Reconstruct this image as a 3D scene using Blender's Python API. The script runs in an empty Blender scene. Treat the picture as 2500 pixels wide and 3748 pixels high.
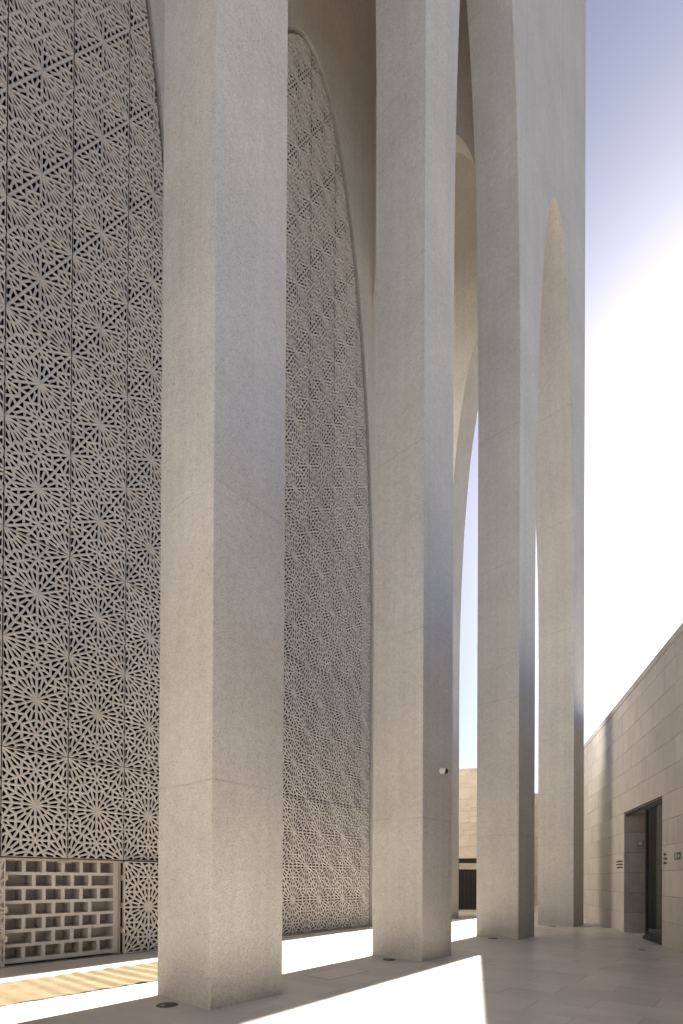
import bpy, bmesh, math, random
from mathutils import Vector, Matrix

random.seed(7)
sc = bpy.context.scene
COL = sc.collection
R = math.radians

# ---------------------------------------------------------------- camera, sky, sun, exposure
cam_d = bpy.data.cameras.new('camera')
cam = bpy.data.objects.new('camera', cam_d)
COL.objects.link(cam)
sc.camera = cam
cam_d.sensor_fit = 'HORIZONTAL'
cam_d.sensor_width = 36.0
cam_d.lens = 36.0 * 1883.98 / 2500.0
cam_d.shift_y = (3203.8 - 1874.0) / 2500.0
cam_d.clip_start = 0.05
cam_d.clip_end = 6000
cam.matrix_world = Matrix.Translation((0, 0, 1.6)) @ Matrix.Rotation(math.pi / 2 + 0.0060, 4, 'X') @ Matrix.Rotation(0.0054, 4, 'Z')

SUN_AZ, SUN_EL = R(37.4), R(33.2)          # azimuth from +Y towards +X
sun_vec = Vector((math.sin(SUN_AZ) * math.cos(SUN_EL), math.cos(SUN_AZ) * math.cos(SUN_EL), math.sin(SUN_EL)))
world = bpy.data.worlds.new('World')
sc.world = world
world.use_nodes = True
wn = world.node_tree.nodes
sky = wn.new('ShaderNodeTexSky')
sky.sky_type = 'NISHITA'
sky.sun_disc = False
sky.sun_elevation = SUN_EL
sky.sun_rotation = SUN_AZ
sky.altitude = 10
sky.air_density = 0.27
sky.dust_density = 0.40
sky.ozone_density = 0.25
wn['Background'].inputs['Strength'].default_value = 0.05
world.node_tree.links.new(sky.outputs[0], wn['Background'].inputs[0])

sun_d = bpy.data.lights.new('sun', 'SUN')
sun_d.energy = 5.0
sun_d.angle = R(0.53)
sun_d.color = (1.0, 0.95, 0.88)
sun = bpy.data.objects.new('sun', sun_d)
COL.objects.link(sun)
sun.rotation_euler = (-sun_vec).to_track_quat('-Z', 'Y').to_euler()

vs = sc.view_settings
vs.view_transform = 'Standard'
vs.look = 'None'
vs.exposure = 2.62
vs.gamma = 1.0
vs.use_curve_mapping = False
sc.cycles.max_bounces = 10
sc.cycles.diffuse_bounces = 7
sc.cycles.glossy_bounces = 4

# ---------------------------------------------------------------- frames
TH = 0.7009                       # facade direction (azimuth) of the arcade
WT = 0.25496                      # direction of the courtyard wall
M_B = Matrix.Rotation(math.pi / 2 - TH, 4, 'Z')     # local x along facade, local y into the building
M_W = Matrix.Rotation(math.pi / 2 - WT, 4, 'Z')     # local x along courtyard wall, local y away from it (to the left)


def bpt(x, y, z=0.0):
    return M_B @ Vector((x, y, z))


# ---------------------------------------------------------------- materials
def new_mat(name):
    m = bpy.data.materials.new(name)
    m.use_nodes = True
    nt = m.node_tree
    for n in list(nt.nodes):
        nt.nodes.remove(n)
    out = nt.nodes.new('ShaderNodeOutputMaterial')
    b = nt.nodes.new('ShaderNodeBsdfPrincipled')
    nt.links.new(b.outputs[0], out.inputs[0])
    return m, nt, b


class NT:
    """small helper to chain nodes"""
    def __init__(self, nt):
        self.nt = nt
        self.tc = nt.nodes.new('ShaderNodeTexCoord')

    def link(self, a, b):
        self.nt.links.new(a, b)

    def mapping(self, scale=(1, 1, 1), rot=(0, 0, 0), loc=(0, 0, 0), src=None):
        n = self.nt.nodes.new('ShaderNodeMapping')
        n.inputs['Scale'].default_value = scale
        n.inputs['Rotation'].default_value = rot
        n.inputs['Location'].default_value = loc
        self.link(src or self.tc.outputs['Object'], n.inputs['Vector'])
        return n.outputs[0]

    def noise(self, vec, scale, detail=4, rough=0.55, dist=0.0):
        n = self.nt.nodes.new('ShaderNodeTexNoise')
        n.inputs['Scale'].default_value = scale
        n.inputs['Detail'].default_value = detail
        n.inputs['Roughness'].default_value = rough
        n.inputs['Distortion'].default_value = dist
        self.link(vec, n.inputs['Vector'])
        return n.outputs['Fac']

    def voronoi(self, vec, scale, out='Distance'):
        n = self.nt.nodes.new('ShaderNodeTexVoronoi')
        n.inputs['Scale'].default_value = scale
        self.link(vec, n.inputs['Vector'])
        return n.outputs[out]

    def ramp(self, fac, stops):
        n = self.nt.nodes.new('ShaderNodeValToRGB')
        e = n.color_ramp.elements
        while len(e) < len(stops):
            e.new(0.5)
        for i, (p, c) in enumerate(stops):
            e[i].position = p
            e[i].color = (c[0], c[1], c[2], 1) if isinstance(c, (tuple, list)) else (c, c, c, 1)
        self.link(fac, n.inputs[0])
        return n.outputs[0]

    def mix(self, a, b, fac, mode='MIX'):
        n = self.nt.nodes.new('ShaderNodeMix')
        n.data_type = 'RGBA'
        n.blend_type = mode
        n.clamp_factor = True
        for v, s in ((fac, n.inputs[0]), (a, n.inputs[6]), (b, n.inputs[7])):
            if isinstance(v, (int, float)):
                s.default_value = v if s == n.inputs[0] else (v, v, v, 1)
            elif isinstance(v, (tuple, list)):
                s.default_value = (v[0], v[1], v[2], 1)
            else:
                self.link(v, s)
        return n.outputs[2]

    def math(self, op, a, b=None, c=None):
        n = self.nt.nodes.new('ShaderNodeMath')
        n.operation = op
        for i, v in enumerate((a, b, c)):
            if v is None:
                continue
            if isinstance(v, (int, float)):
                n.inputs[i].default_value = v
            else:
                self.link(v, n.inputs[i])
        return n.outputs[0]

    def bump(self, h, strength, dist):
        n = self.nt.nodes.new('ShaderNodeBump')
        n.inputs['Strength'].default_value = strength
        n.inputs['Distance'].default_value = dist
        self.link(h, n.inputs['Height'])
        return n.outputs[0]

    def sep(self, vec):
        n = self.nt.nodes.new('ShaderNodeSeparateXYZ')
        self.link(vec, n.inputs[0])
        return n.outputs

    def rnd(self):
        n = self.nt.nodes.new('ShaderNodeObjectInfo')
        return n.outputs['Random']


def mat_cast_stone(name, base, lifts=True, speck=1.0):
    m, nt, b = new_mat(name)
    T = NT(nt)
    o = T.tc.outputs['Object']
    c = T.ramp(T.noise(o, 0.55, 5, 0.6), [(0.3, tuple(v * 0.90 for v in base)), (0.7, tuple(v * 1.07 for v in base))])
    c = T.mix(c, T.ramp(T.noise(o, 9, 4, 0.65), [(0.3, 0.88), (0.7, 1.10)]), 0.6, 'MULTIPLY')
    # exposed aggregate: dark and pale grains
    v1 = T.voronoi(o, 120, 'Color')
    g = T.ramp(T.sep(v1)[0], [(0.0, 0.55), (0.08, 0.70), (0.15, 0.97), (0.86, 1.0), (0.93, 1.14), (1.0, 1.25)])
    c = T.mix(c, g, 0.70 * speck, 'MULTIPLY')
    v3 = T.voronoi(T.mapping((1, 1, 1), (0.3, 0.7, 0.2)), 82, 'Color')
    c = T.mix(c, T.ramp(T.sep(v3)[0], [(0.0, 0.60), (0.09, 0.70), (0.12, 1.0), (0.93, 1.0), (0.96, 1.16)]), 0.5 * speck, 'MULTIPLY')
    v2 = T.voronoi(o, 34, 'Color')
    sp = T.sep(v2)[1]
    d2 = T.voronoi(o, 34, 'Distance')
    spot = T.math('MULTIPLY', T.math('LESS_THAN', d2, 0.27), T.math('GREATER_THAN', sp, 0.91))
    c = T.mix(c, (base[0] * 0.42, base[1] * 0.42, base[2] * 0.42), T.math('MULTIPLY', spot, 0.75 * speck))
    g2 = T.ramp(T.noise(o, 130, 2, 0.5), [(0.3, 0.86), (0.7, 1.14)])
    c = T.mix(c, g2, 0.55 * speck, 'MULTIPLY')
    rough_h = T.noise(o, 60, 3, 0.6)
    if lifts:
        # casting lifts: a slightly wavy line each 3.72 m and a slow tone change from lift to lift
        z = T.math('ADD', T.sep(o)[2], T.math('MULTIPLY', T.math('SUBTRACT', T.noise(o, 1.1, 3), 0.5), 0.10))
        u = T.math('DIVIDE', T.math('SUBTRACT', z, 2.79), 3.68)
        fr = T.math('FRACT', u)
        dist = T.math('MULTIPLY', T.math('MINIMUM', fr, T.math('SUBTRACT', 1.0, fr)), 3.68)
        line = T.ramp(dist, [(0.0, 0.76), (0.012, 0.92), (0.028, 1.0)])
        c = T.mix(c, line, T.ramp(T.noise(o, 1.6, 3), [(0.38, 0.15), (0.62, 1.0)]), 'MULTIPLY')
        # fine board marks running up the shaft and little scrapes
        st = T.noise(T.mapping((7, 7, 0.12)), 1.0, 3, 0.5)
        c = T.mix(c, T.ramp(st, [(0.35, 0.955), (0.65, 1.03)]), 0.8, 'MULTIPLY')
        sc_ = T.noise(T.mapping((9, 9, 2.2), (0.5, 0.4, 0.6)), 1.0, 4, 0.7, 0.6)
        c = T.mix(c, (base[0] * 0.5, base[1] * 0.5, base[2] * 0.5), T.math('MULTIPLY', T.math('GREATER_THAN', sc_, 0.735), 0.35))
        # splash-back grime in a ragged band at the foot
        foot = T.math('ADD', T.sep(o)[2], T.math('MULTIPLY', T.noise(o, 2.2, 4), -0.55))
        c = T.mix(c, T.ramp(foot, [(0.0, (0.80, 0.80, 0.81)), (0.55, (1, 1, 1))]), 0.85, 'MULTIPLY')
    T.link(c, b.inputs['Base Color'])
    b.inputs['Roughness'].default_value = 0.82
    b.inputs['Specular IOR Level'].default_value = 0.3
    T.link(T.bump(T.mix(rough_h, T.sep(v1)[0], 0.5), 0.35, 0.006), b.inputs['Normal'])
    return m


def mat_limestone(name, base, vein_scale=(1.2, 1.2, 6.0), rough=0.6, tone=0.10, bump=0.12, dark=0.5):
    """honed limestone; vein_scale stretches the veins, every piece gets its own offset and tone"""
    m, nt, b = new_mat(name)
    T = NT(nt)
    geo = nt.nodes.new('ShaderNodeNewGeometry')
    r = T.rnd()
    off = nt.nodes.new('ShaderNodeCombineXYZ')
    T.link(T.math('MULTIPLY', r, 37.0), off.inputs[0])
    T.link(T.math('MULTIPLY', r, 91.0), off.inputs[1])
    at = nt.nodes.new('ShaderNodeAttribute')
    at.attribute_name = 'tone'
    add = nt.nodes.new('ShaderNodeVectorMath')
    add.operation = 'ADD'
    rotm = nt.nodes.new('ShaderNodeMapping')
    rotm.inputs['Rotation'].default_value = (0, 0, mat_limestone.rot)
    T.link(geo.outputs['Position'], rotm.inputs['Vector'])
    T.link(rotm.outputs[0], add.inputs[0])
    T.link(off.outputs[0], add.inputs[1])
    o = add.outputs[0]
    big = T.noise(o, 0.9, 5, 0.6)
    c = T.ramp(big, [(0.3, tuple(v * 0.92 for v in base)), (0.7, tuple(v * 1.06 for v in base))])
    v = T.noise(T.mapping(vein_scale, src=o), 1.0, 6, 0.62, 0.8)
    c = T.mix(c, T.ramp(v, [(0.30, (0.80, 0.79, 0.78)), (0.46, (0.98, 0.98, 0.98)), (0.62, (1.05, 1.04, 1.03))]), 0.85, 'MULTIPLY')
    v2 = T.noise(T.mapping(tuple(s * 4.5 for s in vein_scale), src=o), 1.0, 5, 0.7, 0.4)
    c = T.mix(c, T.ramp(v2, [(0.28, (0.72, 0.70, 0.68)), (0.42, (1, 1, 1))]), dark, 'MULTIPLY')
    pit = T.noise(o, 55, 3, 0.6)
    c = T.mix(c, T.ramp(pit, [(0.30, 0.80), (0.42, 1.0), (0.75, 1.05)]), 0.6, 'MULTIPLY')
    t = T.math('ADD', T.math('MULTIPLY', T.math('SUBTRACT', r, 0.5), 2 * tone), T.math('MULTIPLY', at.outputs['Fac'], tone))
    c = T.mix(c, T.ramp(T.math('ADD', t, 0.5), [(0.0, (0.52, 0.50, 0.49)), (0.5, (1, 1, 1)), (1.0, (1.45, 1.43, 1.40))]), 1.0, 'MULTIPLY')
    T.link(c, b.inputs['Base Color'])
    rr = T.math('ADD', T.math('MULTIPLY', T.math('SUBTRACT', v, 0.5), 0.25), rough)
    T.link(rr, b.inputs['Roughness'])
    b.inputs['Specular IOR Level'].default_value = 0.45
    T.link(T.bump(T.mix(pit, v2, 0.5), bump, 0.004), b.inputs['Normal'])
    return m


mat_limestone.rot = 0.0


def mat_plain(name, col, rough=0.5, metal=0.0, spec=0.5, var=0.12, scale=14.0, bump=0.0):
    m, nt, b = new_mat(name)
    T = NT(nt)
    n = T.noise(T.tc.outputs['Object'], scale, 4, 0.6)
    c = T.ramp(n, [(0.3, tuple(v * (1 - var) for v in col)), (0.7, tuple(v * (1 + var) for v in col))])
    T.link(c, b.inputs['Base Color'])
    b.inputs['Roughness'].default_value = rough
    b.inputs['Metallic'].default_value = metal
    b.inputs['Specular IOR Level'].default_value = spec
    if bump:
        T.link(T.bump(T.noise(T.tc.outputs['Object'], scale * 6, 3), bump, 0.003), b.inputs['Normal'])
    return m


STONE = mat_cast_stone('cast_stone', (0.50, 0.478, 0.432))
VAULTM = mat_cast_stone('cast_stone_vault', (0.50, 0.455, 0.40), lifts=False, speck=0.6)


def mat_lattice():
    m, nt, b = new_mat('lattice_concrete')
    T = NT(nt)
    o = T.tc.outputs['Object']
    base = (0.505, 0.478, 0.442)
    c = T.ramp(T.noise(o, 1.6, 4), [(0.3, tuple(v * 0.93 for v in base)), (0.7, tuple(v * 1.05 for v in base))])
    c = T.mix(c, T.ramp(T.noise(o, 45, 3), [(0.3, 0.92), (0.7, 1.06)]), 0.7, 'MULTIPLY')
    c = T.mix(c, T.ramp(T.rnd(), [(0, 0.95), (1, 1.04)]), 1.0, 'MULTIPLY')
    T.link(c, b.inputs['Base Color'])
    b.inputs['Roughness'].default_value = 0.72
    b.inputs['Specular IOR Level'].default_value = 0.35
    T.link(T.bump(T.noise(o, 120, 2), 0.15, 0.002), b.inputs['Normal'])
    return m


LATT = mat_lattice()
mat_limestone.rot = -(math.pi / 2 - TH)
FLOORM = mat_limestone('paving_limestone', (0.57, 0.53, 0.485), (1.9, 0.7, 1.0), rough=0.36, tone=0.10, bump=0.04, dark=0.62)
mat_limestone.rot = -(math.pi / 2 - WT)
WALLM = mat_limestone('wall_limestone', (0.55, 0.51, 0.458), (5.0, 5.0, 0.7), rough=0.62, tone=0.06, bump=0.12, dark=0.85)
FARM = mat_limestone('far_limestone', (0.47, 0.405, 0.325), (1.3, 1.3, 3.0), rough=0.65, tone=0.06, bump=0.1, dark=0.7)
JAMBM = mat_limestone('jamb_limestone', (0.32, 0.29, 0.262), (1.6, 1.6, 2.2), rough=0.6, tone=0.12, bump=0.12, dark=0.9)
GROUT = mat_plain('joint_mortar', (0.13, 0.11, 0.095), 0.9, var=0.2)
GROUND = mat_plain('ground_stone', (0.15, 0.13, 0.105), 0.75, var=0.12, scale=0.7, bump=0.1)
BLACK = mat_plain('black_metal', (0.018, 0.016, 0.015), 0.45, 0.6, var=0.2, scale=30)
BRONZE = mat_plain('dark_bronze', (0.05, 0.04, 0.032), 0.4, 0.8, var=0.25, scale=40)
LETTER = mat_plain('bronze_letter', (0.025, 0.016, 0.010), 0.55, 0.3, var=0.2, scale=40)
CABIN = mat_plain('cabinet_paint', (0.45, 0.425, 0.395), 0.55, var=0.04, scale=5, bump=0.04)
TRIM = mat_plain('beige_metal_trim', (0.42, 0.36, 0.29), 0.4, 0.2, var=0.06, scale=8)
PLASTIC = mat_plain('white_plastic', (0.62, 0.58, 0.55), 0.4, var=0.05)
DOME = mat_plain('smoked_dome', (0.02, 0.016, 0.02), 0.08, var=0.1)
GREEN = mat_plain('sign_green', (0.015, 0.075, 0.045), 0.45, var=0.08)
SIGNW = mat_plain('sign_white', (0.62, 0.66, 0.60), 0.5, var=0.05)
DARKGL = mat_plain('dark_glazing', (0.006, 0.0065, 0.009), 0.12, var=0.3, scale=1.5, spec=0.16)
SEAL = mat_plain('base_sealant', (0.46, 0.43, 0.40), 0.8, var=0.3, scale=25)
STEEL = mat_plain('brushed_steel', (0.30, 0.29, 0.28), 0.35, 0.9, var=0.1)
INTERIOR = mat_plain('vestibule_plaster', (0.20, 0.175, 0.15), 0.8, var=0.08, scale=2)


def mat_glass():
    m, nt, b = new_mat('door_glass')
    out = [n for n in nt.nodes if n.type == 'OUTPUT_MATERIAL'][0]
    tr = nt.nodes.new('ShaderNodeBsdfTransparent')
    tr.inputs[0].default_value = (0.42, 0.40, 0.40, 1)
    gl = nt.nodes.new('ShaderNodeBsdfGlossy')
    gl.inputs['Roughness'].default_value = 0.02
    fr = nt.nodes.new('ShaderNodeFresnel')
    fr.inputs[0].default_value = 1.5
    T = NT(nt)
    n = T.noise(T.tc.outputs['Object'], 0.8, 2)
    mx = nt.nodes.new('ShaderNodeMixShader')
    f = T.math('ADD', fr.outputs[0], T.math('MULTIPLY', n, 0.03))
    T.link(f, mx.inputs[0])
    T.link(tr.outputs[0], mx.inputs[1])
    T.link(gl.outputs[0], mx.inputs[2])
    T.link(mx.outputs[0], out.inputs[0])
    nt.nodes.remove(b)
    return m


GLASS = mat_glass()


def mat_carpet():
    m, nt, b = new_mat('coir_carpet')
    T = NT(nt)
    o = T.tc.outputs['Object']
    c = T.ramp(T.noise(o, 3, 5), [(0.3, (0.165, 0.122, 0.072)), (0.7, (0.22, 0.166, 0.102))])
    f = T.noise(T.mapping((1, 2.2, 1)), 160, 3, 0.7)
    c = T.mix(c, T.ramp(f, [(0.3, 0.62), (0.7, 1.2)]), 0.8, 'MULTIPLY')
    T.link(c, b.inputs['Base Color'])
    b.inputs['Roughness'].default_value = 0.95
    b.inputs['Specular IOR Level'].default_value = 0.1
    T.link(T.bump(f, 0.7, 0.006), b.inputs['Normal'])
    return m


CARPET = mat_carpet()


# ---------------------------------------------------------------- object helpers
def tag(o, label=None, cat=None, group=None, kind=None):
    if label:
        o['label'] = label
    if cat:
        o['category'] = cat
    if group:
        o['group'] = group
    if kind:
        o['kind'] = kind
    return o


def empty(name, mw):
    o = bpy.data.objects.new(name, None)
    COL.objects.link(o)
    o.matrix_world = mw
    o.empty_display_size = 0.3
    return o


def link_mesh(name, me, mat, parent=None, loc=(0, 0, 0), rotz=0.0, scale=(1, 1, 1)):
    o = bpy.data.objects.new(name, me)
    COL.objects.link(o)
    if mat and not me.materials:
        me.materials.append(mat)
    if parent is not None:
        o.parent = parent
    o.location = loc
    o.rotation_euler = (0, 0, rotz)
    o.scale = scale
    return o


class MB:
    """collects faces, builds one mesh"""
    def __init__(self):
        self.v, self.f = [], []

    def quadbox(self, x0, x1, y0, y1, z0, z1):
        n = len(self.v)
        self.v += [(x0, y0, z0), (x1, y0, z0), (x1, y1, z0), (x0, y1, z0), (x0, y0, z1), (x1, y0, z1), (x1, y1, z1), (x0, y1, z1)]
        self.f += [tuple(n + i for i in q) for q in ((0, 3, 2, 1), (4, 5, 6, 7), (0, 1, 5, 4), (1, 2, 6, 5), (2, 3, 7, 6), (3, 0, 4, 7))]
        return self

    def cyl(self, c, r0, r1, z0, z1, n=28, axis='z', cap0=True, cap1=True):
        k = len(self.v)
        for zz, rr in ((z0, r0), (z1, r1)):
            for i in range(n):
                a = 2 * math.pi * i / n
                p = (rr * math.cos(a), rr * math.sin(a), zz)
                if axis == 'y':
                    p = (p[0], p[2], p[1])
                self.v.append((c[0] + p[0], c[1] + p[1], c[2] + p[2]))
        for i in range(n):
            j = (i + 1) % n
            self.f.append((k + i, k + j, k + n + j, k + n + i))
        if cap0:
            self.f.append(tuple(k + i for i in reversed(range(n))))
        if cap1:
            self.f.append(tuple(k + n + i for i in range(n)))
        return self

    def mesh(self, name):
        me = bpy.data.meshes.new(name)
        me.from_pydata(self.v, [], self.f)
        bm = bmesh.new()
        bm.from_mesh(me)
        bmesh.ops.recalc_face_normals(bm, faces=bm.faces)
        bm.to_mesh(me)
        bm.free()
        me.update()
        return me

    def build(self, name, mat, parent=None, **k):
        return link_mesh(name, self.mesh(name), mat, parent, **k)


def bevel(o, w, seg=2):
    md = o.modifiers.new('bevel', 'BEVEL')
    md.width = w
    md.segments = seg
    md.limit_method = 'ANGLE'
    md.angle_limit = R(50)
    return o


def extrude_profile(name, prof, sharp, a0, a1, along, mat, parent, bev=0.012):
    """prof: outline in (s,z). along='x': s is x and the slab runs y=a0..a1; along='y': s is y and the slab runs x=a0..a1.
    sharp: set of outline edge indices (i -> i+1) whose front and back arrises are softened"""
    n = len(prof)
    v, f = [], []
    for a in (a0, a1):
        for s, z in prof:
            v.append((s, a, z) if along == 'x' else (a, s, z))
    f.append(tuple(range(n)))
    f.append(tuple(reversed(range(n, 2 * n))))
    for i in range(n):
        j = (i + 1) % n
        f.append((j, i, n + i, n + j))
    me = bpy.data.meshes.new(name)
    me.from_pydata(v, [], f)
    bm = bmesh.new()
    bm.from_mesh(me)
    bmesh.ops.recalc_face_normals(bm, faces=bm.faces)
    lay = bm.edges.layers.float.new('bevel_weight_edge')
    bm.verts.ensure_lookup_table()
    for e in bm.edges:
        i, j = sorted(x.index for x in e.verts)
        for base in (0, n):
            a, b_ = i - base, j - base
            if 0 <= a < n and 0 <= b_ < n:
                k = a if b_ == a + 1 else (b_ if (a == 0 and b_ == n - 1) else None)
                if k is not None and k in sharp:
                    e[lay] = 1.0
    bm.to_mesh(me)
    bm.free()
    o = link_mesh(name, me, mat, parent)
    md = o.modifiers.new('bevel', 'BEVEL')
    md.width = bev
    md.segments = 2
    md.limit_method = 'WEIGHT'
    return o


# ---------------------------------------------------------------- ground and paving
FX0, FN0 = 6.27, -1.18          # paving joints measured in the arcade frame
ground = MB().quadbox(-1500, 1500, -1500, 1500, -0.5, -0.012).build('ground', GROUND)
tag(ground, kind='structure')
ground.matrix_world = M_B


def project(p):
    c = cam.matrix_world.inverted() @ p
    if c.z > -0.3:
        return None
    f = 1883.98
    return 1250 + f * c.x / -c.z, 3203.8 - f * c.y / -c.z


SL_W, SL_L, GAP = 0.605, 1.21, 0.005
slab_bm = bmesh.new()
bmesh.ops.create_cube(slab_bm, size=1.0)
bmesh.ops.scale(slab_bm, vec=(SL_W - GAP, SL_L - GAP, 0.03), verts=slab_bm.verts)
bmesh.ops.translate(slab_bm, vec=(0, 0, -0.015), verts=slab_bm.verts)
top = [e for e in slab_bm.edges if all(abs(v.co.z) < 1e-6 for v in e.verts)]
bmesh.ops.bevel(slab_bm, geom=top, offset=0.0016, segments=1, affect='EDGES')
bot = [f for f in slab_bm.faces if f.normal.z < -0.9]
bmesh.ops.delete(slab_bm, geom=bot, context='FACES')
slab_me = bpy.data.meshes.new('paving_slab')
slab_bm.to_mesh(slab_me)
slab_bm.free()
slab_me.materials.append(FLOORM)

cells = []
for i in range(-30, 66):
    for j in range(-34, 24):
        cx = FX0 + (i + 0.5) * SL_W
        cn = FN0 + 1.21 * j + (0.605 if i % 2 else 0.0) + 0.605
        w = bpt(cx, -cn)
        d = w.length
        if d > 34:
            continue
        q = project(w)
        seen = q is not None and -250 < q[0] < 2750 and q[1] < 4050
        # slabs under the building core or beyond the courtyard walls do not exist
        y = -cn
        if y > 10.9 and cx < 14.0:
            continue
        wl = M_W.inverted() @ w
        if wl.y < -5.2 - 1.6:
            continue
        hid = y > 11.5
        cells.append((0 if (seen and not hid) else 1, d, cx, y))
cells.sort()
for k, (s, d, cx, y) in enumerate(cells[:300]):
    o = link_mesh('paving_slab', slab_me, None, ground, loc=(cx, y, random.uniform(-0.0006, 0.0006)))
rest = MB()
tones = []
for s, d, cx, y in cells[300:]:
    a, b_ = SL_W / 2 - GAP / 2, SL_L / 2 - GAP / 2
    rest.quadbox(cx - a, cx + a, y - b_, y + b_, -0.03, 0.0)
    tones += [random.uniform(-1, 1)] * 6
pm = rest.mesh('far_paving')
att = pm.attributes.new('tone', 'FLOAT', 'FACE')
att.data.foreach_set('value', tones)
pv = link_mesh('far_paving', pm, FLOORM, ground)
tag(pv, kind='stuff')

# ---------------------------------------------------------------- the arcaded building
bld = empty('stone_building', M_B)
tag(bld, 'pale cast-stone building with tall arched columns and pierced lattice screens', 'building')
X0, PITCH, WD = 3.732, 4.8615, 1.188
Y0, WN = 5.213, 1.197
Y1 = Y0 + WN
HALF = (PITCH - WD) / 2
TOPZ = 36.0
NSEG = 40
# springing height and rise of each arch counted from the corner
ARCH = [(9.4, 13.28), (14.2, 12.9), (17.0, 12.2), (17.6, 12.2), (17.0, 12.2), (14.2, 12.9), (9.4, 13.28)]


def arc_pts(side, edge, spring, rise, half):
    """points from the springing at 'edge' up to the crown; side=+1 curves towards larger s"""
    pts = []
    for k in range(NSEG + 1):
        t = (k / NSEG) * math.pi / 2
        pts.append((edge + side * half * (1 - max(math.cos(t), 0.0) ** 0.86), spring + rise * math.sin(t)))
    return pts


def slice_profile(l, r, left, right):
    """outline of one column with its half arches. left/right: (spring, rise) or None for a straight end"""
    pr, sharp = [], set()
    pr.append((l, 0.0))
    pr.append((r, 0.0))
    if right:
        a = arc_pts(1, r, right[0], right[1], HALF)
        pr += a
        pr.append((r + HALF, TOPZ))
    else:
        pr.append((r, TOPZ))
    i_top = len(pr) - 1
    if left:
        pr.append((l - HALF, TOPZ))
        a = arc_pts(-1, l, left[0], left[1], HALF)
        pr += list(reversed(a))
    else:
        pr.append((l, TOPZ))
    n = len(pr)
    for i in range(n):
        j = (i + 1) % n
        (s0, z0), (s1, z1) = pr[i], pr[j]
        if z0 == 0 and z1 == 0:
            continue
        if z0 >= TOPZ - 1e-6 or z1 >= TOPZ - 1e-6:
            if not (left is None and i == n - 1) and not (right is None and i == 1):
                continue
        sharp.add(i)
    return pr, sharp


for i in range(-4, 4):
    l = X0 + i * PITCH
    r = l + WD
    lf = ARCH[3 - i] if i > -4 else None          # bay on the left of column i
    rt = ARCH[2 - i] if i < 3 else None
    lf = ARCH[2 - (i - 1)] if i > -4 else None
    pr, sh = slice_profile(l, r, lf, rt)
    o = extrude_profile('column', pr, sh, Y0, Y1, 'x', STONE, bld)
    if 0 <= i <= 3:
        o['label'] = ['column at the door end whose foot stands by the carpet', 'column with the small round camera on its front',
                      'column between the camera column and the corner column', 'corner column where the arcade turns'][i]
for i in range(0, 4):
    l = X0 + i * PITCH
    MB().quadbox(l - 0.007, l + WD + 0.007, Y0 - 0.007, Y1 + 0.007, 0.001, 0.005).build('base_joint', SEAL, bld)
# return facade on the far side of the corner
XL, XR = X0 + 3 * PITCH, X0 + 3 * PITCH + WD
sp = [(Y1, ARCH[0][0])] + arc_pts(1, Y1, ARCH[0][0], ARCH[0][1], HALF)[1:] + [(Y1 + HALF, TOPZ), (Y1, TOPZ)]
extrude_profile('spandrel', sp, set(range(0, NSEG)), XL, XR, 'y', STONE, bld)
for j in range(1, 5):
    l = Y0 + j * PITCH
    r = l + WN
    pr, sh = slice_profile(l, r, ARCH[j - 1], ARCH[j] if j < 4 else None)
    extrude_profile('column', pr, sh, XL, XR, 'y', STONE, bld)

# inner wall with the two screen arches
WF = 10.34                                  # face of the inner wall
SCR = 10.42                                 # ridge plane of the lattice
AH = 3.16
C1, C2 = 3.36, 10.70
AT = [(0.0, AH)] + [(9.3 + 16.65 * math.sin(math.pi / 2 * k / 56), AH * math.cos(math.pi / 2 * k / 56)) for k in range(57)]
AT[-1] = (25.95, 0.0)
VT = 30.6
# pier between the screens
pr = [(C1 + x, z) for z, x in AT][::1] + [(C1, VT), (C2, VT)] + [(C2 - x, z) for z, x in reversed(AT)]
extrude_profile('inner_wall', pr, set(range(0, len(AT) - 1)) | set(range(len(AT) + 2, len(pr) - 1)), WF, WF + 0.6, 'x', STONE, bld, 0.01)
pr = [(C2 + x, z) for z, x in AT] + [(C2, VT), (14.30, VT), (14.30, 0.0)]
extrude_profile('inner_wall', pr, set(range(0, len(AT) - 1)) | {len(pr) - 2}, WF, WF + 0.6, 'x', STONE, bld, 0.01)
pr = [(-11.8, VT), (C1, VT)] + [(C1 - x, z) for z, x in reversed(AT)] + [(-11.8, 0.0)]
extrude_profile('inner_wall', pr, set(range(2, len(AT) + 1)), WF, WF + 0.6, 'x', STONE, bld, 0.01)
MB().quadbox(13.7, 14.30, WF + 0.6, 32, 0, VT).build('inner_wall', STONE, bld)

# vaulted gallery ceilings


def vault(name, s0, s1, a0, a1, along, SPR, RISE):
    v, f = [], []
    n = 28
    m_, h = (s0 + s1) / 2, (s1 - s0) / 2
    for a in (a0, a1):
        for k in range(n + 1):
            t = math.pi * k / n
            s, z = m_ - h * math.cos(t), SPR + RISE * math.sin(t)
            v.append((a, s, z) if along == 'x' else (s, a, z))
    for k in range(n):
        f.append((k, k + 1, n + 1 + k + 1, n + 1 + k))
    me = bpy.data.meshes.new(name)
    me.from_pydata(v, [], f)
    for p in me.polygons:
        p.use_smooth = True
    return link_mesh(name, me, VAULTM, bld)


vault('vault_ceiling', Y1 - 0.02, WF + 0.02, -14, 13.72, 'x', 26.3, 4.2)
vault('vault_ceiling', 14.28, XL + 0.02, Y1 - 0.02, 26, 'y', 25.7, 4.4)
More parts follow.
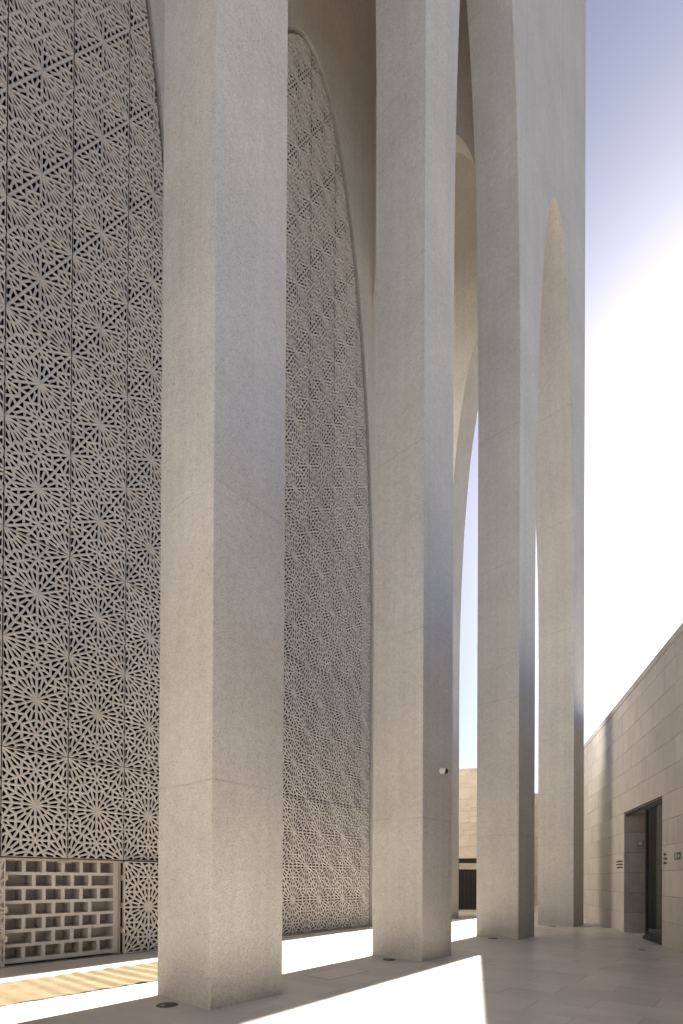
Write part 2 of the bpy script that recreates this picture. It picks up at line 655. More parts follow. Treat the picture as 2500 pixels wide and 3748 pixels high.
# cross rib between the inner corner and the column before the corner
ym, yh = (Y1 + WF) / 2, (WF - Y1) / 2 + 0.02
pr = [(ym - yh, VT), (ym - yh, 20.0)] + [(ym - yh * math.cos(math.pi * k / 40), 20.0 + 4.5 * math.sin(math.pi * k / 40)) for k in range(1, 40)] + [(ym + yh, 20.0), (ym + yh, VT)]
extrude_profile('vault_rib', pr, set(range(1, len(pr) - 2)), 13.70, 14.30, 'y', VAULTM, bld, 0.01)
MB().quadbox(X0 - 4 * PITCH, XR - 0.01, Y0 + 0.01, 34, TOPZ - 0.3, TOPZ - 0.01).build('blocking_roof', STONE, bld)  # unseen roof slab, added to block light from above

# ---------------------------------------------------------------- lattice panels
A = 1.127                                   # rosette spacing
ROW = A * math.sqrt(3) / 2
RT = 1 / math.sqrt(3)


def pol(r, deg):
    return Vector((r * math.cos(R(deg)), r * math.sin(R(deg))))


def rosette_segments():
    """bars of the twelve-fold pattern round one rosette centre, in units of A"""
    segs = []
    for k in range(6):
        t = 30 + 60 * k
        for s in (1, -1):
            def P(phi, r):
                return pol(r, t + s * phi)
            Tt = P(0, RT)
            Mm = P(30, 0.5)
            dTM = (Mm - Tt).normalized()
            K = Mm - dTM * 0.0446
            Pa = P(30, 1 / 3)
            dA = (Pa - Tt).normalized()
            a1 = Tt + dA * 0.0866
            cT = P(0, RT - 0.15)
            mT = Tt + dTM * 0.15
            o = Vector((0, 0))
            segs += [(o, cT, 1.0), (o, Mm, 1.0), (P(15, 0.224), P(15, 0.4082), 0.9),
                     (P(0, 0.177), P(15, 0.224), 0.75), (P(15, 0.224), P(30, 0.177), 0.75),
                     (Tt, Pa, 1.0), (P(0, 1 / 3), K, 0.95), (a1, cT, 0.72), (a1, mT, 0.72), (mT, Mm, 0.95)]
    return segs


BASE_SEGS = rosette_segments()
BW = 0.0222                                 # half width of a bar (m)


def lattice_bmesh(x0, x1, z0, z1, ox, clip=None, edge=0.009):
    """pattern in the rectangle x0..x1, z0..z1 (metres) with a seam-rosette at (ox, 0); rows of rosettes ROW apart.
    clip: outline (convex list of (x,z)) that also trims it"""
    seen = set()
    bm = bmesh.new()
    j0, j1 = int(math.floor(z0 / ROW)) - 1, int(math.ceil(z1 / ROW)) + 1
    i0, i1 = int(math.floor((x0 - ox) / A)) - 1, int(math.ceil((x1 - ox) / A)) + 1
    for j in range(j0, j1 + 1):
        for i in range(i0, i1 + 1):
            c = Vector((ox + (i + (0.5 if j % 2 else 0.0)) * A, j * ROW))
            for p, q, wf in BASE_SEGS:
                a, b_ = c + p * A, c + q * A
                if max(a.x, b_.x) < x0 - 0.05 or min(a.x, b_.x) > x1 + 0.05 or max(a.y, b_.y) < z0 - 0.05 or min(a.y, b_.y) > z1 + 0.05:
                    continue
                key = tuple(sorted(((round(a.x, 3), round(a.y, 3)), (round(b_.x, 3), round(b_.y, 3)))))
                if key in seen:
                    continue
                seen.add(key)
                t = (b_ - a).normalized()
                n = Vector((-t.y, t.x))
                w = BW * wf
                dr, sh, dp = 0.019 * wf, 0.0, 0.034
                y_r, y_s, y_b = 0.019 - dr, 0.019, dp
                e = w * 0.7
                A0, B0 = a - t * e, b_ + t * e
                V = [bm.verts.new((p2.x, yy, p2.y)) for p2, yy in (
                    (a, y_r), (b_, y_r), (A0 + n * w, y_s), (B0 + n * w, y_s), (A0 - n * w, y_s), (B0 - n * w, y_s),
                    (A0 + n * w, y_b), (B0 + n * w, y_b), (A0 - n * w, y_b), (B0 - n * w, y_b))]
                for q4 in ((0, 1, 3, 2), (1, 0, 4, 5), (2, 3, 7, 6), (5, 4, 8, 9), (0, 2, 4), (1, 5, 3), (2, 6, 8, 4), (3, 5, 9, 7)):
                    bm.faces.new([V[k] for k in q4])

    def cut(co, no):
        bmesh.ops.bisect_plane(bm, geom=bm.verts[:] + bm.edges[:] + bm.faces[:], dist=1e-5, plane_co=co, plane_no=no, clear_outer=True)
    cut((x0 + edge, 0, 0), (-1, 0, 0))
    cut((x1 - edge, 0, 0), (1, 0, 0))
    cut((0, 0, z0 + edge * 0.8), (0, 0, -1))
    cut((0, 0, z1 - edge * 0.8), (0, 0, 1))
    if clip:
        m = len(clip)
        for i in range(m):
            (xa, za), (xb, zb) = clip[i], clip[(i + 1) % m]
            d = Vector((xb - xa, zb - za))
            if d.length < 1e-6:
                continue
            no = Vector((d.y, 0, -d.x)).normalized()      # outline runs counter-clockwise: outward is to the right
            cor = [(x0, z0), (x1, z0), (x1, z1), (x0, z1)]
            if max((cx - xa) * no.x + (cz - za) * no.z for cx, cz in cor) > 1e-4 and bm.faces:
                cut((xa, 0, za), no)
    bmesh.ops.recalc_face_normals(bm, faces=bm.faces)
    return bm


def bm_mesh(bm, name):
    me = bpy.data.meshes.new(name)
    bm.to_mesh(me)
    bm.free()
    me.materials.append(LATT)
    return me


full4 = bm_mesh(lattice_bmesh(-A / 2, A / 2, 0, 4 * ROW, -A / 2), 'lattice_panel')
full2 = bm_mesh(lattice_bmesh(-A / 2, A / 2, 0, 2 * ROW, -A / 2), 'lattice_panel')


def inside(ctr, x, z, g):
    if z > 25.95 - g:
        return False
    for (za, xa), (zb, xb) in zip(AT, AT[1:]):
        if za <= z <= zb:
            t = (z - za) / (zb - za + 1e-9)
            return abs(x - ctr) < xa + (xb - xa) * t - g
    return False


def make_screen(ctr, seam0, cols, sx, door_cols=(), name_label=''):
    g = 0.055
    # glazing and subframe behind the lattice: the part that carries the panels
    gl = MB()
    gl.quadbox(ctr - AH - 0.1, ctr + AH + 0.1, WF + 0.50, WF + 0.56, 0.0, 26.2)
    scr = gl.build('lattice_screen', DARKGL, bld)
    scr['label'] = name_label
    posts = MB()
    for c in range(cols[0], cols[1] + 2):
        xs = seam0 + c * A * sx
        if abs(xs - ctr) < AH - 0.1:
            zt = 25.9
            while not inside(ctr, xs, zt, 0.1) and zt > 1:
                zt -= 0.3
            zb = 2 * ROW if (c in door_cols and c - 1 in door_cols) else 0
            posts.quadbox(xs - 0.03, xs + 0.03, SCR + 0.14, SCR + 0.24, zb, zt)
    posts.build('mullion', BLACK, scr)
    right = [(ctr + (x - g if x > g else 0), z - g * (z / 25.95)) for z, x in AT]
    left = [(2 * ctr - x, z) for x, z in reversed(right[:-1])]
    outline = right + left                      # counter-clockwise seen with x right, z up
    for c in range(cols[0], cols[1] + 1):
        xa, xb = seam0 + c * A * sx, seam0 + (c + 1) * A * sx
        z = 0.0
        first = True
        while z < 25.9:
            hgt = 4 * ROW
            if door_cols and z < 4 * ROW - 0.01:
                hgt = 2 * ROW
            zb = z + hgt
            if door_cols and z == 0 and (c in door_cols or c in (-1, 2)):
                z = zb
                continue
            cor = [(xa, z), (xb, z), (xb, zb), (xa, zb)]
            ins = [inside(ctr, x, zz, g) for x, zz in cor]
            if all(ins):
                link_mesh('lattice_panel', full4 if hgt > 3 * ROW else full2, None, scr, loc=((xa + xb) / 2, SCR, z), scale=(sx, 1, 1))
            elif any(ins) or any(inside(ctr, xa + (xb - xa) * t, zz, g) for t in (0, .25, .5, .75, 1) for zz in (z + 0.01, z + hgt / 2)):
                xm = (xa + xb) / 2
                cl = [((x - xm) / sx, zz - z) for x, zz in outline]
                bm = lattice_bmesh(-A / 2, A / 2, 0, hgt, -A / 2, clip=cl)
                if len(bm.faces) > (800 if c == -3 and door_cols else 120):
                    link_mesh('lattice_panel', bm_mesh(bm, 'lattice_panel'), None, scr, loc=(xm, SCR, z), scale=(sx, 1, 1))
                else:
                    bm.free()
            z = zb
    # thin rim that closes the screen against the arch
    return scr


S1X, S2X = 1.118 / A, 1.092 / A
make_screen(C1, 3.05, (-3, 3), S1X, door_cols=(0, 1), name_label='lattice screen above the shoe shelves')
make_screen(C2, 10.79, (-3, 2), S2X, name_label='narrow-looking lattice screen rising to a full arch between two columns')

# sills under the screens
MB().quadbox(C2 - AH, C2 + AH, WF + 0.02, SCR + 0.3, 0.0, 0.016).build('sill', STEEL, bld)
MB().quadbox(C1 - AH, C1 + AH, WF + 0.02, SCR + 0.3, 0.0, 0.016).build('sill', STEEL, bld)

# door head, opened lattice leaves lying against the neighbouring panels
ZD = 2 * ROW
MB().quadbox(5.199, 5.224, SCR + 0.0, SCR + 0.09, 0.0, ZD - 0.06).build('door_jamb', TRIM, bld)
hd = MB().quadbox(3.06, 5.27, SCR + 0.005, SCR + 0.10, ZD - 0.055, ZD - 0.012).build('door_head', TRIM, bld)
MB().quadbox(3.98, 4.24, SCR - 0.02, SCR + 0.005, ZD - 0.085, ZD - 0.05).build('latch_plate', TRIM, hd)


def leaf(xm, yf, label, hinge_side):
    o = link_mesh('door_leaf', full2, None, bld, loc=(xm, yf, 0.012), scale=(0.992, 1, 0.985))
    o['label'] = label
    for zz in (0.50, 1.02, 1.60):
        hx = hinge_side * (A / 2 + 0.012)
        h = MB().quadbox(hx - 0.022, hx + 0.022, 0.0, 0.09, zz - 0.055, zz + 0.055).build('hinge', TRIM, o)
    fr = MB().quadbox(hinge_side * (A / 2 - 0.014) - 0.008, hinge_side * (A / 2 - 0.014) + 0.008, 0.004, 0.085, 0.01, ZD - 0.02)
    fr.build('edge_strip', LATT, o)
    return o


leaf(5.248 + A / 2 * 0.992, WF - 0.03, 'opened lattice door leaf beside the shoe shelves', -1)
leaf(3.095 - A / 2 * 0.992, WF - 0.045, 'opened lattice door leaf at the other side of the shoe shelves', 1)

# ---------------------------------------------------------------- shoe shelves in the doorway
shoe = empty('shoe_cabinet', M_B @ Matrix.Translation((4.13, 10.47, 0.0)))
tag(shoe, 'beige open shoe shelf with staggered pigeonholes set in the doorway', 'shelf')
SX, SY = 4.13, 10.47
DEP = 0.36
ZR = [(1.689 - 0.2609 * k, 1.892 - 0.2609 * k) for k in range(7)]
row_a = [3.436, 3.7745, 4.1115, 4.450, 4.7915]
row_b = [3.602, 3.943, 4.2825, 4.619]
xl, xr = 3.13, 5.093
MB().quadbox(xl - 0.07 - SX, 5.20 - SX, DEP, DEP + 0.02, 0.02, 1.93).build('back_panel', CABIN, shoe)
MB().quadbox(xl - 0.07 - SX, xl - SX, 0, DEP, 0.02, 1.93).build('side_panel', CABIN, shoe)
MB().quadbox(xr - SX, 5.197 - SX, 0, DEP, 0.02, 1.93).build('side_panel', CABIN, shoe)
MB().quadbox(xl - SX, xr - SX, 0.001, DEP, 1.892, 1.93).build('top_panel', CABIN, shoe)
for k, (zb, zt) in enumerate(ZR):
    lo = ZR[k + 1][1] if k < 6 else 0.04
    MB().quadbox(xl - SX, xr - SX, 0.001, DEP, lo, zb).build('shelf' if k < 6 else 'bottom_panel', CABIN, shoe)
    for xd in (row_a if k % 2 == 0 else row_b):
        MB().quadbox(xd - 0.032 - SX, xd + 0.032 - SX, 0.002, DEP, zb, zt).build('divider', CABIN, shoe)
MB().quadbox(xl - 0.1 - SX, 5.21 - SX, -0.02, 0.02, 0.0, 0.022).build('bottom_track', BLACK, shoe)

# ---------------------------------------------------------------- carpet runner
cv, cf = [], []
nx, ny = 220, 30
CX0, CX1, CY0, CY1 = 0.2, 6.7, 7.29, 8.84
for top_ in (1, 0):
    for i in range(nx + 1):
        for j in range(ny + 1):
            u, v = i / nx, j / ny
            x = CX0 + (CX1 - CX0) * u + 0.012 * math.sin(v * 9 + i * 0.05)
            ph = x * 22 + 1.5 * math.sin(x * 2.1) + v * 2.2 * math.sin(x * 1.3 + 1) + v * 1.6
            am = 0.5 + 0.5 * math.sin(x * 1.7 + 0.6)
            z = 0.010 + 0.008 * (0.35 + am) * (1 + math.sin(ph)) + 0.004 * math.sin(ph * 0.37 + 3 * v)
            y = CY0 + (CY1 - CY0) * v + 0.010 * math.sin(x * 13 + 2) * (1 - 2 * v) + 0.006 * math.sin(x * 31)
            cv.append((x, y, z if top_ else max(z - 0.012, 0.0005)))
N1 = (nx + 1) * (ny + 1)


def ci(i, j, t):
    return t * N1 + i * (ny + 1) + j


for i in range(nx):
    for j in range(ny):
        cf.append((ci(i, j, 0), ci(i + 1, j, 0), ci(i + 1, j + 1, 0), ci(i, j + 1, 0)))
        cf.append((ci(i, j, 1), ci(i, j + 1, 1), ci(i + 1, j + 1, 1), ci(i + 1, j, 1)))
for i in range(nx):
    for j in (0, ny):
        cf.append((ci(i, j, 0), ci(i, j, 1), ci(i + 1, j, 1), ci(i + 1, j, 0)))
for j in range(ny):
    for i in (0, nx):
        cf.append((ci(i, j, 0), ci(i, j + 1, 0), ci(i, j + 1, 1), ci(i, j, 1)))
cm = bpy.data.meshes.new('carpet_runner')
ox, oy = 3.45, 8.06
cm.from_pydata([(a - ox, b_ - oy, c) for a, b_, c in cv], [], cf)
for p in cm.polygons:
    p.use_smooth = True
co = link_mesh('carpet_runner', cm, CARPET)
co.matrix_world = M_B @ Matrix.Translation((ox, oy, 0))
tag(co, 'rumpled golden tan carpet runner lying in front of the shoe shelves', 'carpet')


# ---------------------------------------------------------------- recessed floor lights
def uplight(x, y, label):
    e = empty('floor_light', M_B @ Matrix.Translation((x, y, 0)))
    tag(e, label, 'floor light', 'lights sunk in the floor beside the columns')
    n = 40
    rim = MB()
    k = 0
    prof = [(0.104, -0.004), (0.106, 0.0055), (0.112, 0.007), (0.131, 0.0065), (0.136, 0.001)]
    for r_, z_ in prof:
        for i in range(n):
            a = 2 * math.pi * i / n
            rim.v.append((r_ * math.cos(a), r_ * math.sin(a), z_))
    for p in range(len(prof) - 1):
        for i in range(n):
            j = (i + 1) % n
            rim.f.append((p * n + i, p * n + j, (p + 1) * n + j, (p + 1) * n + i))
    rim.build('rim', BRONZE, e)
    MB().cyl((0, 0, 0), 0.105, 0.105, 0.0008, 0.0035, 36).build('lens', DARKGL, e)
    MB().cyl((-0.045, 0.02, 0), 0.030, 0.022, 0.0036, 0.006, 20).build('lamp', STEEL, e)
    return e


for i, lb in enumerate(['round dark floor light at the foot of the column by the carpet', 'round dark floor light at the foot of the column with the camera',
                        'round dark floor light at the foot of the column before the corner', 'round dark floor light at the foot of the corner column']):
    uplight(X0 + i * PITCH - 0.20, 5.83, lb)
uplight(18.95, Y0 + PITCH - 0.22, 'round dark floor light by the far column of the return arcade')

# access hatch and floor drain
h = empty('access_hatch', M_B @ Matrix.Translation((6.1, 5.37, 0)))
tag(h, 'stone infill floor hatch outlined by a thin dark frame', 'hatch')
MB().quadbox(0, 1.0, 0, 0.60, 0.0005, 0.0025).build('hatch_lid', FLOORM, h)
for q in ((-0.006, 0, -0.006, 0.606), (1.0, 1.006, -0.006, 0.606), (0, 1.0, -0.006, 0), (0, 1.0, 0.60, 0.606)):
    MB().quadbox(q[0], q[1], q[2], q[3], 0.0003, 0.0032).build('hatch_frame', BLACK, h)
dr = empty('floor_drain', Matrix.Translation((6.89, 11.79, 0)))
tag(dr, 'small round dark floor drain near the glass door', 'drain')
MB().cyl((0, 0, 0), 0.085, 0.082, 0.0005, 0.004, 28).build('drain_rim', STEEL, dr)
MB().cyl((0, 0, 0), 0.07, 0.07, 0.004, 0.0055, 24).build('drain_grate', BLACK, dr)

# ---------------------------------------------------------------- security camera on the column
sc_cam = empty('security_camera', M_B @ Matrix.Translation((9.31, Y0, 3.80)))
tag(sc_cam, 'small white dome security camera on the front of a column', 'camera')
MB().cyl((0, 0, 0), 0.075, 0.068, 0.0, -0.045, 28, 'y').build('mount', PLASTIC, sc_cam)
bmq = bmesh.new()
bmesh.ops.create_uvsphere(bmq, u_segments=24, v_segments=14, radius=0.062)
me = bpy.data.meshes.new('dome')
bmq.to_mesh(me)
bmq.free()
for p in me.polygons:
    p.use_smooth = True
link_mesh('dome', me, PLASTIC, sc_cam, loc=(0, -0.052, 0))
bmq = bmesh.new()
bmesh.ops.create_uvsphere(bmq, u_segments=20, v_segments=12, radius=0.056)
me = bpy.data.meshes.new('lens')
bmq.to_mesh(me)
bmq.free()
for p in me.polygons:
    p.use_smooth = True
link_mesh('lens', me, DOME, sc_cam, loc=(0.026, -0.086, -0.008))


# ---------------------------------------------------------------- block-faced walls
def block_mesh(lx, lz, dep=0.02):
    g = 0.0022
    bm = bmesh.new()
    bmesh.ops.create_cube(bm, size=1.0)
    bmesh.ops.scale(bm, vec=(lx - 2 * g, dep, lz - 4.2 * g), verts=bm.verts)
    bmesh.ops.translate(bm, vec=(0, -dep / 2, 0), verts=bm.verts)
    fr = [e for e in bm.edges if all(abs(v.co.y + dep) < 1e-6 for v in e.verts)]
    bmesh.ops.bevel(bm, geom=fr, offset=0.002, segments=1, affect='EDGES')
    me = bpy.data.meshes.new('stone_block')
    bm.to_mesh(me)
    bm.free()
    return me


_bc = {}


def blocks(parent, x0, x1, z0, z1, y, mat, course=0.6085, length=1.252, off=0.0, holes=(), flip=1, plane='x'):
    """running-bond facing on the plane y (front at y-0.02*... ) between x0..x1; flip=+1 faces -y"""
    nrow = int(math.ceil((z1 - z0) / course - 1e-3))
    for r_ in range(nrow):
        za, zb = max(z0 + r_ * course, 0.0), min(z0 + (r_ + 1) * course, z1)
        sh = off + (length / 2 if r_ % 2 else 0)
        k = math.floor((x0 - sh) / length)
        x = sh + k * length
        while x < x1:
            spans = [(max(x, x0), min(x + length, x1))]
            for hx0, hx1, hz1 in holes:
                if za < hz1 - 0.02:
                    ns = []
                    for a, b_ in spans:
                        if b_ <= hx0 or a >= hx1:
                            ns.append((a, b_))
                        else:
                            if a < hx0:
                                ns.append((a, hx0))
                            if b_ > hx1:
                                ns.append((hx1, b_))
                    spans = ns
            for a, b_ in spans:
                if b_ - a < 0.03:
                    continue
                key = (round(b_ - a, 3), round(zb - za, 3), mat.name)
                if key not in _bc:
                    _bc[key] = block_mesh(b_ - a, zb - za)
                    _bc[key].materials.append(mat)
                o = bpy.data.objects.new('stone_block', _bc[key])
                COL.objects.link(o)
                o.parent = parent
                j = random.uniform(-0.0012, 0.0012)
                if plane == 'x':
                    o.location = ((a + b_) / 2, y + j, (za + zb) / 2)
                    if flip < 0:
                        o.rotation_euler = (0, 0, math.pi)
                else:
                    o.location = (y + j, (a + b_) / 2, (za + zb) / 2)
                    o.rotation_euler = (0, 0, -math.pi / 2 if flip > 0 else math.pi / 2)
            x += length


# courtyard wall on the right: local x along it, its face looks towards +y at y = -4.379
WY = -4.379
WH = 7.25
D0, D1, DH = 14.05, 17.38, 3.651
wall = empty('courtyard_wall', M_W @ Matrix.Translation((20, WY, 0)))
tag(wall, 'long pale limestone courtyard wall of staggered blocks with a tall doorway', 'wall')
wx = lambda x: x - 20.0
bk = -0.02
body = MB()
body.quadbox(wx(D1), wx(40), -1.2, bk, 0, WH - 0.175)
body.quadbox(wx(8), wx(D0), -1.2, bk, 0, WH - 0.175)
body.quadbox(wx(D0), wx(D1), -1.2, bk, DH, WH - 0.175)
body.build('wall_core', GROUT, wall)
body = MB()
body.quadbox(wx(-30), wx(8), -1.2, 0.0, 0, WH - 0.175)
body.build('wall_end', WALLM, wall)
blocks(wall, wx(8), wx(28), 0, WH - 0.18, 0.0 - 0.02, WALLM, off=wx(D1) + 0.2, holes=((wx(D0), wx(D1), DH),), flip=-1)
for k in range(24):
    xa = wx(-30) + k * 2.9
    cp = MB().quadbox(xa + 0.002, xa + 2.898, -1.25, 0.012, WH - 0.168, WH).build('coping_stone', WALLM, wall)

# doorway recess: stone jamb, soffit, back wall, glass leaf
RD = 1.9
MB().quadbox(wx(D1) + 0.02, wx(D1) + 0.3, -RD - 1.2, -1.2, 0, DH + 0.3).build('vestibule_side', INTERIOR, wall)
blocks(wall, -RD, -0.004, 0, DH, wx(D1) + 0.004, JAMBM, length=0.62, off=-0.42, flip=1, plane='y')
MB().quadbox(wx(D1) + 0.004, wx(D1) + 0.03, -RD, -0.0235, 0, DH).build('jamb_core', GROUT, wall)
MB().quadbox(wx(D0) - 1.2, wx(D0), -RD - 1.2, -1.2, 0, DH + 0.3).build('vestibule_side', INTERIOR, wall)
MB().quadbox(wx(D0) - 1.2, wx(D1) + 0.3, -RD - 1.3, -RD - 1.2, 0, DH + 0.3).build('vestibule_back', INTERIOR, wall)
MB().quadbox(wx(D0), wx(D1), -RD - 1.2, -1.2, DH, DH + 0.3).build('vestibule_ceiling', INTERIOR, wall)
MB().quadbox(wx(D0) + 0.01, wx(D1) - 0.005, -1.2, -0.06, DH - 0.03, DH - 0.002).build('soffit', TRIM, wall)
MB().quadbox(wx(D0) - 1.2, wx(D1) + 0.3, -RD - 1.2, -0.03, -0.02, 0.002).build('threshold', FLOORM, wall)

gd = empty('glass_door', M_W @ Matrix.Translation((D0, WY, 0)))
tag(gd, 'tall dark glass door panel in a black frame, standing half open', 'door')
GW = 15.50 - D0
yb0, yb1 = -0.105, -0.035
MB().quadbox(0.0, 0.055, yb0, yb1, 0.0, DH - 0.03).build('frame_stile', BLACK, gd)
MB().quadbox(GW - 0.11, GW, yb0, yb1, 0.0, DH - 0.03).build('frame_stile', BLACK, gd)
MB().quadbox(0.055, GW - 0.11, yb0, yb1, DH - 0.16, DH - 0.03).build('frame_rail', BLACK, gd)
MB().quadbox(0.055, GW - 0.11, yb0, yb1, 0.0, 0.20).build('frame_rail', BLACK, gd)
MB().quadbox(0.055, GW - 0.11, -0.078, -0.064, 0.20, DH - 0.16).build('glass_pane', GLASS, gd)
MB().quadbox(GW, GW + 0.20, yb0 + 0.01, yb1 - 0.01, 0.0, 0.09).build('floor_track', BLACK, gd)
MB().quadbox(GW, D1 - D0 - 0.01, yb0 + 0.01, yb1 - 0.01, DH - 0.10, DH - 0.034).build('head_track', BLACK, gd)

ap = empty('entry_intercom', M_W @ Matrix.Translation((D1 - 0.018, -4.811, 2.70)))
tag(ap, 'small grey square entry panel on the stone door jamb', 'entry panel')
bevel(MB().quadbox(-0.05, 0.0, -0.085, 0.085, -0.085, 0.085).build('housing', STEEL, ap), 0.008)
MB().quadbox(-0.054, -0.05, -0.05, 0.05, -0.045, 0.055).build('button', PLASTIC, ap)


# ---------------------------------------------------------------- lettering
def text_mesh(body_, size, name):
    cu = bpy.data.curves.new(name, 'FONT')
    cu.body = body_
    cu.size = size
    cu.extrude = 0.004
    cu.offset = size * 0.022
    cu.resolution_u = 3
    ob = bpy.data.objects.new(name, cu)
    COL.objects.link(ob)
    dg = bpy.context.evaluated_depsgraph_get()
    dg.update()
    me = bpy.data.meshes.new_from_object(ob.evaluated_get(dg))
    bpy.data.objects.remove(ob)
    bpy.data.curves.remove(cu)
    me.name = name
    return me


def lettering(x_left, zc, width, lines, align, label, sizes):
    """x_left: far end (larger local x) since text reads towards smaller x when facing the wall"""
    e = empty('wall_lettering', M_W @ Matrix.Translation((x_left, WY + 0.001, zc)))
    tag(e, label, 'lettering')
    for (txt, dz), s in zip(lines, sizes):
        me = text_mesh(txt, s, 'letter_line')
        xs = [v.co.x for v in me.vertices]
        if not xs:
            continue
        w0, w1 = min(xs), max(xs)
        target = width if not isinstance(width, (list, tuple)) else width[[l[0] for l in lines].index(txt)]
        k = target / (w1 - w0)
        shift = 0 if align == 'L' else (max(width) if isinstance(width, (list, tuple)) else width) - target
        for v in me.vertices:
            x, y, z = v.co
            # text x -> -local x ; text y -> z ; extrusion -> +y
            v.co = (-((x - w0) * k + shift), z + 0.004, y + dz)
        me.flip_normals()
        me.materials.append(LETTER)
        tag(link_mesh('letter_line', me, None, e), kind='stuff')
    return e


AR1 = '\uFE80\uFE8E\uFEB4\uFEE8\uFEE0\uFEDF \uFE94\uFEE0\uFE8B\uFE8E\uFECC\uFEDF\uFE8D \uFE94\uFED3\uFEAE\uFECF'
AR2 = '\uFE94\uFEE7\uFE8E\uFEC0\uFEA3'
HE1 = '\u05DD\u05D9\u05E9\u05E0 \u05D4\u05D7\u05E4\u05E9\u05DE \u05E8\u05D3\u05D7'
HE2 = '\u05DF\u05D5\u05D8\u05D5\u05E2\u05E4'
lettering(18.24, 2.11, [0.72, 0.72, 0.64], [(AR1, 0.05), ('Female family Room', -0.045), (HE1, -0.14)], 'R',
          'three lines of small dark letters left of the doorway naming a family room', [0.072, 0.072, 0.072])
lettering(13.93, 2.13, [0.20, 0.23, 0.20], [(AR2, 0.06), ('Cr\u00e8che', -0.04), (HE2, -0.14)], 'L',
          'three short lines of small dark letters reading Creche beside the glass door', [0.085, 0.075, 0.075])

# green exit sign
ex = empty('exit_sign', M_W @ Matrix.Translation((13.23, WY + 0.001, 2.06)))
tag(ex, 'small green exit sign with running figure and arrow on the wall', 'sign')
EW, EH = 0.36, 0.165
MB().quadbox(-EW, 0, 0.0, 0.010, 0, EH).build('sign_board', GREEN, ex)


def flat(name, pts, mat, parent):
    v = [(-x, 0.0125, z) for x, z in pts] + [(-x, 0.0095, z) for x, z in pts]
    n = len(pts)
    m = MB()
    m.v = v
    m.f = [tuple(range(n)), tuple(reversed(range(n, 2 * n)))] + [(i, (i + 1) % n, n + (i + 1) % n, n + i) for i in range(n)]
    return m.build(name, mat, parent)


flat('door_symbol', [(0.055, 0.105), (0.055, 0.15), (0.145, 0.15), (0.145, 0.015), (0.132, 0.015), (0.132, 0.138), (0.068, 0.138), (0.068, 0.105)], SIGNW, ex)
flat('running_figure', [(0.035, 0.02), (0.05, 0.02), (0.075, 0.055), (0.095, 0.045), (0.105, 0.015), (0.118, 0.02), (0.108, 0.062), (0.098, 0.085), (0.122, 0.08), (0.122, 0.09), (0.10, 0.105), (0.08, 0.115), (0.06, 0.10), (0.052, 0.082), (0.062, 0.08), (0.07, 0.092), (0.08, 0.09), (0.068, 0.065)], SIGNW, ex)
hd_ = MB()
hd_.cyl((-0.10, 0.0095, 0.122), 0.013, 0.013, 0.0, 0.003, 14, 'y')
hd_.build('figure_head', SIGNW, ex)
flat('arrow', [(0.195, 0.07), (0.265, 0.07), (0.235, 0.035), (0.265, 0.035), (0.315, 0.0825), (0.265, 0.13), (0.235, 0.13), (0.265, 0.095), (0.195, 0.095)], SIGNW, ex)

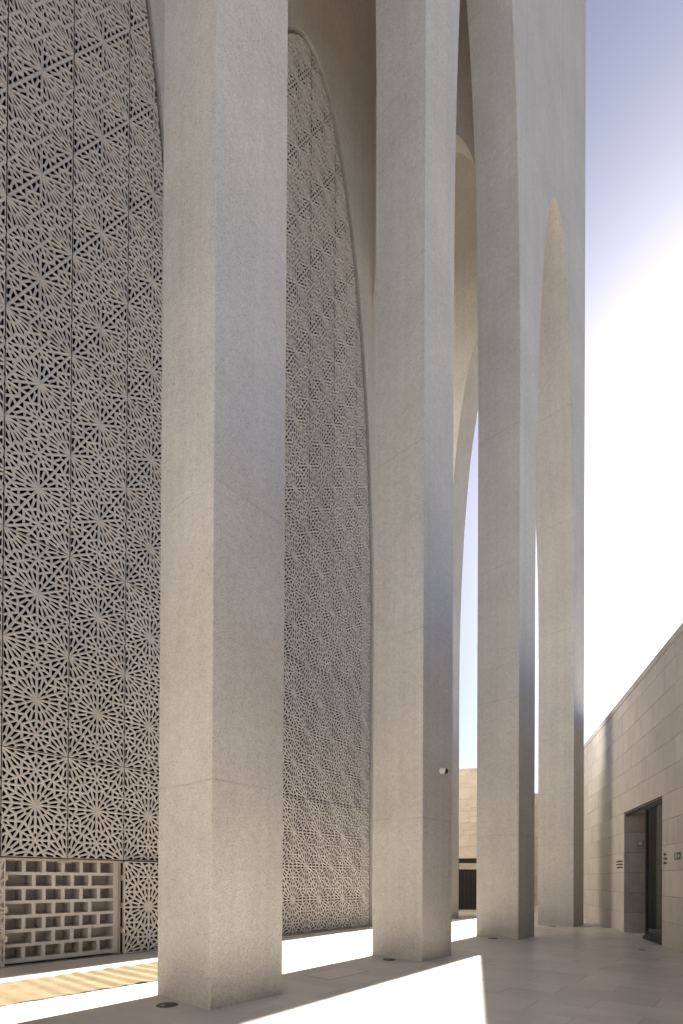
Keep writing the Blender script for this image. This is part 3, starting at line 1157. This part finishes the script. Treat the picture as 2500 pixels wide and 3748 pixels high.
# ---------------------------------------------------------------- far walls of the courtyard
fw = empty('end_wall', M_W @ Matrix.Translation((27.2, 0, 0)))
tag(fw, 'cream limestone end wall of staggered blocks above the black gate', 'wall')
G0, G1, GH = -1.45, 0.93, 2.66            # gate opening in local y (= -wn)
FW_R, FW_L = -2.37, 14.0
fb = MB()
fb.quadbox(0.02, 0.8, FW_R, G0, 0, 7.2)
fb.quadbox(0.02, 0.8, G1, 3.0, 0, 7.2)
fb.quadbox(0.02, 0.8, G0, G1, GH, 7.2)
fb.build('wall_core', GROUT, fw)
MB().quadbox(0.0, 0.8, 3.0, FW_L, 0, 7.2).build('wall_end', FARM, fw)
blocks(fw, FW_R, 3.0, GH - 5 * 0.607, 7.2, 0.02, FARM, course=0.607, off=0.30, holes=((G0, G1, GH),), flip=1, plane='y')
MB().quadbox(-0.02, 0.85, FW_R - 0.01, FW_L, 7.2, 7.29).build('coping_stone', FARM, fw)

gt = empty('metal_gate', M_W @ Matrix.Translation((27.2, 0, 0)))
tag(gt, 'black metal gate of vertical bars in a black frame under the end wall', 'gate')
MB().quadbox(0.08, 0.20, G0, G1, GH - 0.24, GH).build('gate_head', BLACK, gt)
MB().quadbox(0.08, 0.20, G1 - 0.09, G1, 0, GH - 0.24).build('gate_post', BLACK, gt)
MB().quadbox(0.08, 0.20, G0, G0 + 0.09, 0, GH - 0.24).build('gate_post', BLACK, gt)
MB().quadbox(0.13, 0.15, G0 + 0.09, G1 - 0.09, 0.03, 2.05).build('gate_sheet', BLACK, gt)
yy = G1 - 0.15
while yy > G0 + 0.1:
    MB().quadbox(0.085, 0.13, yy - 0.02, yy + 0.02, 0.05, 2.02).build('gate_bar', BRONZE, gt)
    yy -= 0.222
MB().quadbox(0.09, 0.16, G0 + 0.09, G1 - 0.09, 2.05, 2.10).build('gate_rail', BLACK, gt)

fw2 = empty('rear_wall', M_W @ Matrix.Translation((34.0, 0, 0)))
tag(fw2, 'limestone block wall seen in the slot between the last two columns', 'wall')
MB().quadbox(0.02, 0.8, -4.36, 12, 0, 6.85).build('wall_core', GROUT, fw2)
blocks(fw2, -4.3, 1.5, 0, 6.85, 0.02, FARM, course=0.607, off=0.1, flip=1, plane='y')
MB().quadbox(-0.02, 0.85, -4.36, 12, 6.85, 6.95).build('coping_stone', FARM, fw2)

# unseen court wall added behind the camera to bounce sunlight onto the columns
fw3 = empty('bounce_wall', M_W @ Matrix.Translation((-13.0, 0, 0)))
tag(fw3, 'unseen limestone wall added opposite the black gate to bounce light', 'wall')
MB().quadbox(-0.8, -0.02, -4.36, 24, 0, 7.07).build('wall_core', WALLM, fw3)
MB().quadbox(-0.85, 0.02, -4.36, 24, 7.07, 7.25).build('coping_stone', WALLM, fw3)
